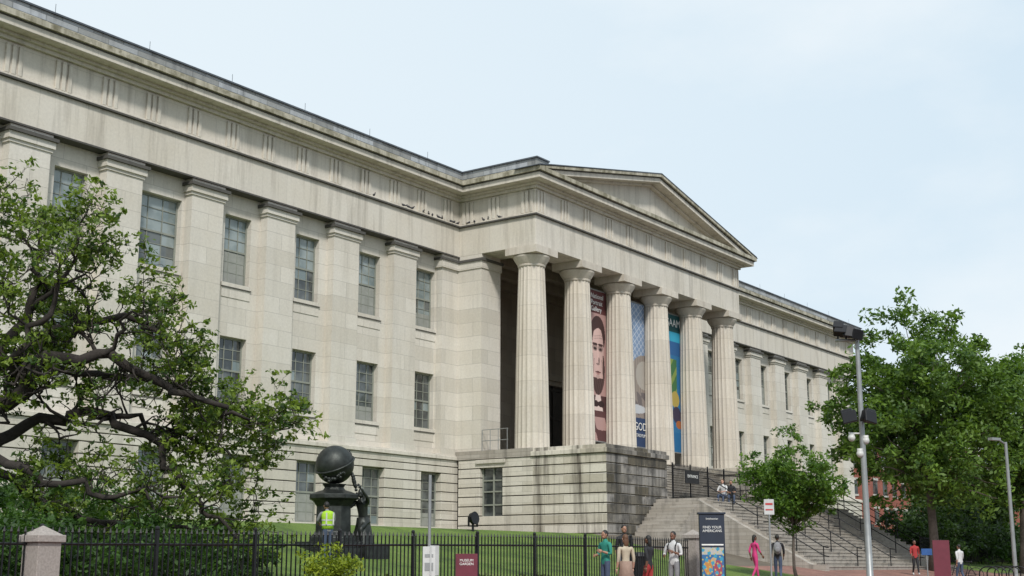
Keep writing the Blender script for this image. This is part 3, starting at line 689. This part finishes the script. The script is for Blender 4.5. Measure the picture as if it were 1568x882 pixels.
for i in range(5):
    x,y=57+i*1.1,16.3; z=G(x,y); b=MB(); b.tube([(x,y-.4,z-.02)]+[(x,y-.4*math.cos(a),z+.6+.28*math.sin(a)) for a in [k*math.pi/8 for k in range(9)]]+[(x,y+.4,z-.02)],.028,8); b.make('bike_rack',['iron'],None,smooth=True)
x,y=61.2,18.6; e=empty('bicycle',(x,y,G(x,y)),rad(100)); b=MB(); Q={'r':(-.5,0,.34),'f':(.53,0,.34),'bb':(-.06,0,.3),'st':(-.2,0,.82),'hd':(.36,0,.84),'hb':(.36,0,.66)}
for c in('r','f'):
    cx_,_,cz=Q[c]; b.tube([(cx_+.33*math.cos(a),0,cz+.33*math.sin(a)) for a in [k*math.pi/12 for k in range(25)]],.018,6)
    for k in range(8): a=k*math.pi/4; b.tube([(cx_,0,cz),(cx_+.32*math.cos(a),0,cz+.32*math.sin(a))],.003,3)
for a_,c_ in(('r','bb'),('r','st'),('bb','st'),('bb','hb'),('st','hd'),('hd','f')): b.tube([Q[a_],Q[c_]],.017,6)
b.tube([(.36,0,.84),(.34,0,.98)],.015,6); b.tube([(.34,-.27,.98),(.34,.27,.98)],.015,6); b.tube([(-.2,0,.82),(-.22,0,.92)],.014,6); b.obox((-.22,0,.94),(.26,.13,.05),(0,0,0)); b.tube([(-.06,-.1,.18),(-.06,.1,.42)],.012,5)
b.make('frame_and_wheels',['iron'],e)
b=MB(); x,y=34.6,20.1; z=G(x,y); b.lathe(x,y,[(.24,z),(.27,z+.05),(.29,z+.85),(.31,z+.9),(.27,z+.98),(.12,z+1.02)],18)
for k in range(18): a=k*math.pi/9; b.tube([(x+.26*math.cos(a),y+.26*math.sin(a),z+.06),(x+.31*math.cos(a),y+.31*math.sin(a),z+.88)],.012,4)
b.make('litter_bin',['iron'])
e=empty('lawn_floodlight',(41.5,31.6,G(41.5,31.6))); b=MB(); b.tube([(0,0,-.1),(0,0,.32)],.05,8); b.tube([(0,-.12,.52),(0,.05,.5)],[.26,.22],14); b.tube([(0,.05,.5),(0,.2,.47)],[.22,.08],14); b.box(-.29,-.26,-.04,.04,.2,.55); b.box(.26,.29,-.04,.04,.2,.55); b.box(-.29,.29,-.04,.04,.18,.21); b.make('lamp_body',['iron'],e)
b=MB()
for i in range(22):
    x=28.5+i*.16; b.tube([(x,35.5,1.3),(x,35.5,2.35-.02*i)],.014,5)
b.tube([(28.4,35.5,2.4),(32.0,35.5,1.95)],.03,6); b.tube([(28.4,35.5,1.5),(32.0,35.5,1.45)],.02,6); b.make('areaway_railing',['steel'])
b=MB(); x,y=92,20.5
for dx in(-1.3,1.3):
    for dy in(-1.3,1.3): b.tube([(x+dx,y+dy,-.6),(x+dx,y+dy,1.9)],.03,6)
n=len(b.v); b.v+=[(x-1.5,y-1.5,1.9),(x+1.5,y-1.5,1.9),(x+1.5,y+1.5,1.9),(x-1.5,y+1.5,1.9),(x,y,3.0)]; b.f+=[(n,n+1,n+4),(n+1,n+2,n+4),(n+2,n+3,n+4),(n+3,n,n+4)]; b.m+=[0]*4
b.make('vendor_canopy',[wp])
b=MB()
def pigeon(x,y,z,a):
    R=Matrix.Rotation(a,3,'Z'); o=Vector((x,y,z)); k=.8
    b.ball(o+Vector((0,0,.1))*k,(.13*k,.065*k,.07*k),R=R@Matrix.Rotation(-.35,3,'Y'),seg=8,rings=5); b.ball(o+R@Vector((.11,0,.2))*k,.04*k,seg=7,rings=5)
    b.tube([o+R@Vector((.14,0,.2))*k,o+R@Vector((.18,0,.195))*k],[.012*k,.003],4); b.tube([o+R@Vector((-.08,0,.08))*k,o+R@Vector((-.24,0,.03))*k],[.045*k,.03*k],5)
    for s in(-.02,.02): b.tube([o+R@Vector((0,s,0)),o+R@Vector((0,s,.06))],.008,4)
for x in(45.7,47.9,48.3,48.6,49.4,49.9,50.2,50.7,51.0,51.7,52.0,52.3): pigeon(x,YW-.05,17.5,random.uniform(0,6))
for y in(40.3,40,39.4,39.1,38.4): pigeon(X0-.05,y,17.5,random.uniform(0,6))
b.make('pigeon_flock',[simple('pigeon_feathers',(.04,.04,.045),.7)],None,smooth=True)
# ---------------------------------------------------------------- people
def pm(n,c,r=.8): return simple('cloth_'+n,c,r,0,.12,12)
SK={'light':simple('skin_light',(.45,.26,.19),.55,0,.05),'brown':simple('skin_brown',(.16,.075,.045),.55,0,.05),'tan':simple('skin_tan',(.32,.17,.11),.55,0,.05)}
HR={'black':simple('hair_black',(.01,.009,.008),.6),'brown':simple('hair_brown',(.10,.045,.02),.6)}
LIP=simple('lips',(.3,.1,.09),.6)
def base_pose():
    return dict(pel=(0,0,.53),bel=(0,0,.61),che=(0,.0,.73),nec=(0,-.005,.83),nk2=(0,.005,.875),
      ls=(-.105,0,.80),le=(-.13,-.015,.635),lw=(-.135,.03,.49),rs=(.105,0,.80),re=(.13,-.015,.635),rw=(.135,.03,.49),
      lh=(-.05,0,.505),lk=(-.053,.01,.28),la=(-.055,-.01,.045),lt=(-.06,.085,.02),rh=(.05,0,.505),rk=(.053,.01,.28),ra=(.055,-.01,.045),rt=(.06,.085,.02))
POSES={}
p=base_pose(); POSES['stand']=p
p=base_pose(); p.update(lk=(-.05,.07,.285),la=(-.05,.11,.055),lt=(-.05,.19,.04),rk=(.05,.01,.28),ra=(.05,-.11,.07),rt=(.05,-.03,.02),le=(-.13,-.06,.64),lw=(-.13,-.03,.50),re=(.13,.04,.64),rw=(.12,.12,.53)); POSES['walk']=p
p=base_pose(); p.update(le=(-.14,.01,.64),lw=(-.06,.11,.68),re=(.16,0,.64),rw=(.10,.12,.62)); POSES['phone']=p
p=base_pose(); p.update(pel=(0,0,.09),bel=(0,.01,.17),che=(0,.04,.29),nec=(0,.06,.39),nk2=(0,.075,.43),ls=(-.105,.05,.36),rs=(.105,.05,.36),le=(-.14,.12,.22),re=(.14,.12,.22),lw=(-.07,.22,.19),rw=(.07,.22,.19),
   lh=(-.05,.01,.07),rh=(.05,.01,.07),lk=(-.08,.24,.10),rk=(.08,.24,.10),la=(-.07,.26,-.13),ra=(.07,.26,-.13),lt=(-.07,.34,-.15),rt=(.07,.34,-.15)); POSES['sit']=p
p=base_pose(); p.update(che=(0,.025,.725),nec=(0,.06,.82),nk2=(0,.085,.855),ls=(-.105,.045,.79),rs=(.105,.045,.79),le=(-.15,.10,.66),re=(.15,.10,.66),lw=(-.08,.20,.62),rw=(.08,.20,.60)); POSES['lean']=p
p=base_pose(); p.update(pel=(0,0,.33),bel=(0,.03,.41),che=(0,.06,.53),nec=(0,.08,.63),nk2=(0,.09,.67),ls=(-.1,.07,.60),rs=(.1,.07,.60),le=(-.15,.17,.66),re=(.14,.16,.52),lw=(-.12,.29,.78),rw=(.10,.28,.58),
   lh=(-.05,.01,.30),rh=(.05,.01,.30),lk=(-.07,.2,.22),rk=(.07,.14,.04),la=(-.07,.16,.03),ra=(.06,-.10,.05),lt=(-.07,.25,.015),rt=(.06,-.18,.02)); POSES['kneel']=p
BONES=[('pel','bel','shirt'),('bel','che','shirt'),('che','nec','shirt'),('nec','nk2','skin'),('che','ls','shirt'),('ls','le','shirt'),('le','lw','fore'),('che','rs','shirt'),('rs','re','shirt'),('re','rw','fore'),
  ('pel','lh','pants'),('lh','lk','pants'),('lk','la','calf'),('la','lt','shoe'),('pel','rh','pants'),('rh','rk','pants'),('rk','ra','calf'),('ra','rt','shoe')]
RAD=dict(pel=(.078,.058),bel=(.07,.052),che=(.082,.058),nec=(.036,.034),nk2=(.03,.03),ls=(.036,.036),rs=(.036,.036),le=(.025,.025),re=(.025,.025),lw=(.016,.018),rw=(.016,.018),lh=(.05,.05),rh=(.05,.05),lk=(.036,.036),rk=(.036,.036),la=(.023,.023),ra=(.023,.023),lt=(.024,.018),rt=(.024,.018))
def person(name,x,y,yaw,H,pose,skin,hair,shirt,pants,shoe,z=None,fore='skin',calf=None,longhair=False,single=None,extras=None,slim=1.0,tilt=0):
    J=POSES[pose]; e=empty(name,(x,y,G(x,y) if z is None else z),yaw); names=list(RAD)
    me=bpy.data.meshes.new('body'); me.from_pydata([tuple(c*H for c in J[k]) for k in names],[(names.index(a),names.index(c)) for a,c,_ in BONES],[])
    o=bpy.data.objects.new('body_tmp',me); sc.collection.objects.link(o)
    sk=o.modifiers.new('s','SKIN'); sk.use_smooth_shade=True
    for i,k in enumerate(names):
        d=me.skin_vertices[0].data[i]; s=slim if k in('pel','bel','che') else 1; d.radius=(RAD[k][0]*H*s,RAD[k][1]*H*s); d.use_root=(k=='pel')
    ss=o.modifiers.new('u','SUBSURF'); ss.levels=2; ss.render_levels=2
    bpy.context.view_layer.update(); dg=bpy.context.evaluated_depsgraph_get(); nm=bpy.data.meshes.new_from_object(o.evaluated_get(dg)); bpy.data.objects.remove(o)
    mats={'skin':skin,'shirt':shirt,'pants':pants,'shoe':shoe,'fore':skin if fore=='skin' else shirt,'calf':calf or pants}
    if single: mats={k:single for k in mats}
    order=list(mats); nm.materials.clear()
    for k in order: nm.materials.append(mats[k])
    segs=[(Vector(J[a])*H,Vector(J[c])*H,l) for a,c,l in BONES]
    for p in nm.polygons:
        c=p.center; best=1e9
        for a,d,l in segs:
            v=d-a; t=max(0,min(1,(c-a).dot(v)/v.dot(v))); q=(c-a-v*t).length-(.03*H if l=='shirt' else 0)
            if l=='shirt' and a==Vector(J['pel'])*H and t<.15: q+=.02*H
            if q<best: best=q; lab=l
        p.material_index=order.index(lab); p.use_smooth=True
    bo=bpy.data.objects.new('body',nm); sc.collection.objects.link(bo); bo.parent=e
    nk=Vector(J['nk2'])*H; up=(Vector(J['nk2'])-Vector(J['nec'])).normalized(); up=(up+Vector((0,0,1.2))).normalized()
    R=Matrix.Rotation(tilt,3,'X'); hc=nk+up*.055*H; sh=single or skin; b=MB()
    b.ball(hc,(.041*H,.05*H,.062*H),0,16,12,R); b.ball(hc+R@Vector((0,.018,-.035))*H,(.03*H,.033*H,.028*H),0,12,8,R)
    b.tube([hc+R@Vector((0,.046,.008))*H,hc+R@Vector((0,.061,-.014))*H,hc+R@Vector((0,.048,-.018))*H],[.005*H,.009*H,.006*H],6)
    for s in(-1,1):
        b.ball(hc+R@Vector((s*.042,-.002,-.003))*H,(.006*H,.011*H,.017*H),0,8,6,R)
        b.ball(hc+R@Vector((s*.017,.044,.006))*H,(.008*H,.005*H,.005*H),1,8,6,R)
    b.ball(hc+R@Vector((0,.048,-.034))*H,(.014*H,.006*H,.004*H),2,8,5,R)
    b.make('head',[sh,single or HR['black'],single or LIP],e,smooth=True)
    b=MB(); b.ball(hc+R@Vector((0,-.009,.013))*H,(.045*H,.052*H,.058*H),0,14,10,R)
    if longhair: b.ball(hc+R@Vector((0,-.035,-.045))*H,(.044*H,.026*H,.085*H),0,12,8,R)
    b.make('hair',[single or hair],e,smooth=True)
    b=MB()
    for s,w,el in((-1,'lw','le'),(1,'rw','re')):
        wv=Vector(J[w])*H; d=(wv-Vector(J[el])*H).normalized(); sd=Vector((1,0,0)); sd=(sd-d*sd.dot(d)).normalized(); nr=d.cross(sd)
        if nr.y<0: nr=-nr
        acr=nr; th=sd*(-s)
        b.ball(wv+d*.028*H,(.013*H,.024*H,.03*H),0,10,7,Matrix((sd,nr,d)).transposed())
        for i,(o_,l) in enumerate(((-.017,.03),(-.006,.038),(.006,.041),(.017,.037))):
            p0=wv+d*.05*H+acr*o_*H; p1=p0+d*l*.5*H+th*.003*H; p2=p1+d*l*.42*H+th*.010*H; b.tube([p0-d*.01*H,p0,p1,p2],[.0052*H,.0052*H,.0048*H,.0038*H],6)
        p0=wv+d*.018*H+acr*.018*H; b.tube([p0,p0+d*.018*H+acr*.014*H,p0+d*.038*H+acr*.014*H+th*.01*H],[.0065*H,.006*H,.0045*H],6)
    b.make('hands',[sh],e,smooth=True)
    if extras: extras(e,H,J)
    return e
def backpack(mat):
    def f(e,H,J):
        c=Vector(J['che'])*H; b=MB(); b.ball(c+Vector((0,-.10,-.02))*H,(.085*H,.055*H,.13*H),0,14,9); b.ball(c+Vector((0,-.145,-.05))*H,(.06*H,.025*H,.06*H),0,10,6)
        for s in(-1,1): b.tube([c+Vector((s*.055,-.08,.09))*H,c+Vector((s*.065,.0,.105))*H,c+Vector((s*.065,.068,.04))*H,c+Vector((s*.06,.05,-.06))*H,c+Vector((s*.06,-.07,-.1))*H],.011*H,6)
        b.make('backpack',[mat],e,smooth=True)
    return f
def skirt(mat,z0,z1,r0,r1):
    def f(e,H,J):
        b=MB(); b.lathe(0,0,[(r0*H,z0*H),(r0*1.05*H,(z0*.7+z1*.3)*H),(r1*H,z1*H)],20,fn=lambda t:1+.05*math.sin(7*t)); b.make('skirt',[mat],e,smooth=True)
    return f
def vest(mat,mat2):
    def f(e,H,J):
        b=MB(); b.lathe(0,.01*H,[(.098*H,.53*H),(.096*H,.60*H),(.106*H,.70*H),(.112*H,.765*H),(.09*H,.805*H),(.04*H,.825*H)],20,sy=.74,fn=lambda t:1+.02*math.sin(5*t)); b.make('vest',[mat],e,smooth=True)
        b=MB()
        for z in(.585,.66): b.lathe(0,.01*H,[(.105*H,z*H),(.108*H,(z+.022)*H)],20,sy=.76)
        for s in(-1,1): b.box(s*.06*H-.012*H,s*.06*H+.012*H,-.082*H,-.078*H,.6*H,.79*H)
        b.make('reflective_band',[mat2],e)
    return f
tc,wt,bk,rd,pk=pm('teal',(.02,.20,.155)),pm('white',(.52,.52,.52)),pm('black',(.015,.015,.018)),pm('red',(.33,.03,.03)),pm('pink',(.55,.04,.18))
jean=pm('denim',(.05,.07,.12)); cream=pm('cream',(.42,.36,.27)); grey=pm('grey',(.2,.2,.21)); hv=pm('hi_vis',(.33,.55,.03)); hv2=pm('reflective',(.5,.5,.48)); floral=pm('floral',(.27,.18,.14))
away=rad(35.6-90); toward=away+math.pi
person('man_in_teal_shirt',29.35,18.05,away+2.2,1.72,'phone',SK['tan'],HR['black'],tc,jean,bk)
person('woman_in_floral_dress',28.6,17.0,away+.4,1.66,'stand',SK['light'],HR['brown'],cream,floral,wt,calf=SK['light'],longhair=True,slim=.85,extras=skirt(floral,.6,.2,.09,.17))
person('woman_in_black_top',30.1,17.2,away+.9,1.64,'walk',SK['brown'],HR['black'],bk,rd,wt,longhair=True,slim=.88)
person('man_behind_fence',33.4,19.9,toward+.3,1.82,'stand',SK['tan'],HR['black'],bk,grey,bk)
person('man_with_backpack',31.8,17.4,toward-.6,1.76,'phone',SK['brown'],HR['black'],wt,grey,wt,extras=backpack(bk))
person('woman_in_pink',45.1,21.3,away-1.2,1.62,'walk',SK['brown'],HR['black'],pk,pk,wt,longhair=True,slim=.88)
person('man_in_dark_clothes',44.9,20.3,away-.2,1.72,'walk',SK['brown'],HR['black'],bk,jean,wt,extras=backpack(grey))
person('seated_visitor',58.6,29.2,away+2.6,1.7,'sit',SK['light'],HR['brown'],wt,jean,bk,z=3.2)
person('seated_visitor',59.4,29.2,away+3.0,1.7,'sit',SK['tan'],HR['black'],bk,jean,bk,z=3.2)
person('pedestrian',60.0,18.4,away+.4,1.72,'walk',SK['tan'],HR['black'],wt,jean,wt)
person('pedestrian',63.5,21.6,toward,1.68,'walk',SK['brown'],HR['black'],rd,bk,wt)
person('maintenance_worker',27.3,25.9,away+.5,1.72,'lean',SK['tan'],HR['black'],grey,jean,bk,extras=vest(hv,hv2))
# ---------------------------------------------------------------- monument
bz=simple('dark_bronze',(.038,.042,.039),.45,.6,.5,6,.3)
mx,my=29.1,27.4; mz=G(mx,my)-.1; e=empty('daguerre_globe_monument',(mx,my,mz)); b=MB()
b.box(-.95,.95,-.95,.95,-.4,.18); b.box(-.8,.8,-.8,.8,.18,.38)
b.lathe(0,0,[(.74,.38),(.74,.5),(.66,.58),(.56,.66),(.54,1.42),(.60,1.5),(.66,1.58),(.78,1.64),(.78,1.76),(.56,1.84),(.36,1.9),(.30,1.98),(.38,2.08)],8,rot=rad(22.5)); b.make('pedestal',[bz],e,bevel=.01)
b=MB(); b.ball((0,0,2.66),.58,seg=28,rings=18)
b.tube([(.6*math.cos(a)*math.cos(.5),.6*math.sin(a),2.66+.6*math.cos(a)*math.sin(.5)) for a in [k*2*math.pi/28 for k in range(29)]],.035,6)
r=np.random.default_rng(2)
for k in range(40):
    a=.2+k*.075; b.ball((.6*math.cos(a)*.75+r.normal()*.02,-.60*math.sin(a)*.9+.05,2.66+.45*math.cos(a*1.2)+r.normal()*.03),.055,seg=6,rings=4)
for k in range(26):
    q=k/25; b.ball((.32+.35*q,-.42-.15*q,2.4-1.3*q+r.normal()*.02),.05+.02*math.sin(q*9),seg=6,rings=4)
b.make('globe_with_garland',[bz],e,smooth=True)
def drape(E,H,J):
    b=MB(); b.lathe(0,.05,[(.36,-.15),(.34,.05),(.27,.35),(.21,.62),(.19,.8)],20,fn=lambda t:1+.09*math.sin(9*t)); b.make('drapery',[bz],E,smooth=True)
f=person('figure_of_fame',0,0,rad(100),2.1,'kneel',bz,bz,bz,bz,bz,z=0,single=bz,longhair=True,extras=drape)
f.parent=e; f.location=(.75,-.55,.30)
b=MB(); b.box(.3,1.3,-1.1,-.15,-.4,.3); b.make('figure_plinth',[bz],e)
# ---------------------------------------------------------------- light & sky
el=rad(45); hx,hy=-.72,-.694
sd=Vector((hx*math.cos(el),hy*math.cos(el),math.sin(el)))
L=bpy.data.lights.new('sun','SUN'); L.energy=3.2; L.angle=rad(7); L.color=(1,.965,.905); lo=bpy.data.objects.new('sun',L); sc.collection.objects.link(lo); lo.rotation_euler=sd.to_track_quat('Z','Y').to_euler()
w=bpy.data.worlds.new('World'); sc.world=w; w.use_nodes=True; t=NT(w.node_tree); bg=t.n['Background']
sk=t.new('ShaderNodeTexSky',sky_type='NISHITA',sun_disc=False,sun_elevation=el,sun_rotation=math.atan2(hx,hy)); sk.air_density=1.0; sk.dust_density=2.5; sk.ozone_density=1.0
tcn=t.new('ShaderNodeTexCoord'); mpn=t.new('ShaderNodeMapping'); mpn.inputs['Scale'].default_value=(1,1,2.2); t.link(tcn.outputs['Generated'],mpn.inputs[0])
n1=t.noise(mpn.outputs[0],2.4,7,.55); cf_=t.ramp(n1,[(.45,.0),(.72,1)])
sx=t.new('ShaderNodeSeparateXYZ'); t.link(tcn.outputs['Generated'],sx.inputs[0])
gx=t.ramp(sx.outputs[1],[(.1,0),(.85,1)])
haze=t.mix(gx,(5.75,7.0,7.95),(7.3,8.05,8.45))
hz=t.mix(.92,sk.outputs[0],haze); c=t.mix(t.math('MULTIPLY',cf_,.7),hz,(8.0,8.3,8.45)); t.link(c,bg.inputs[0]); bg.inputs[1].default_value=.12
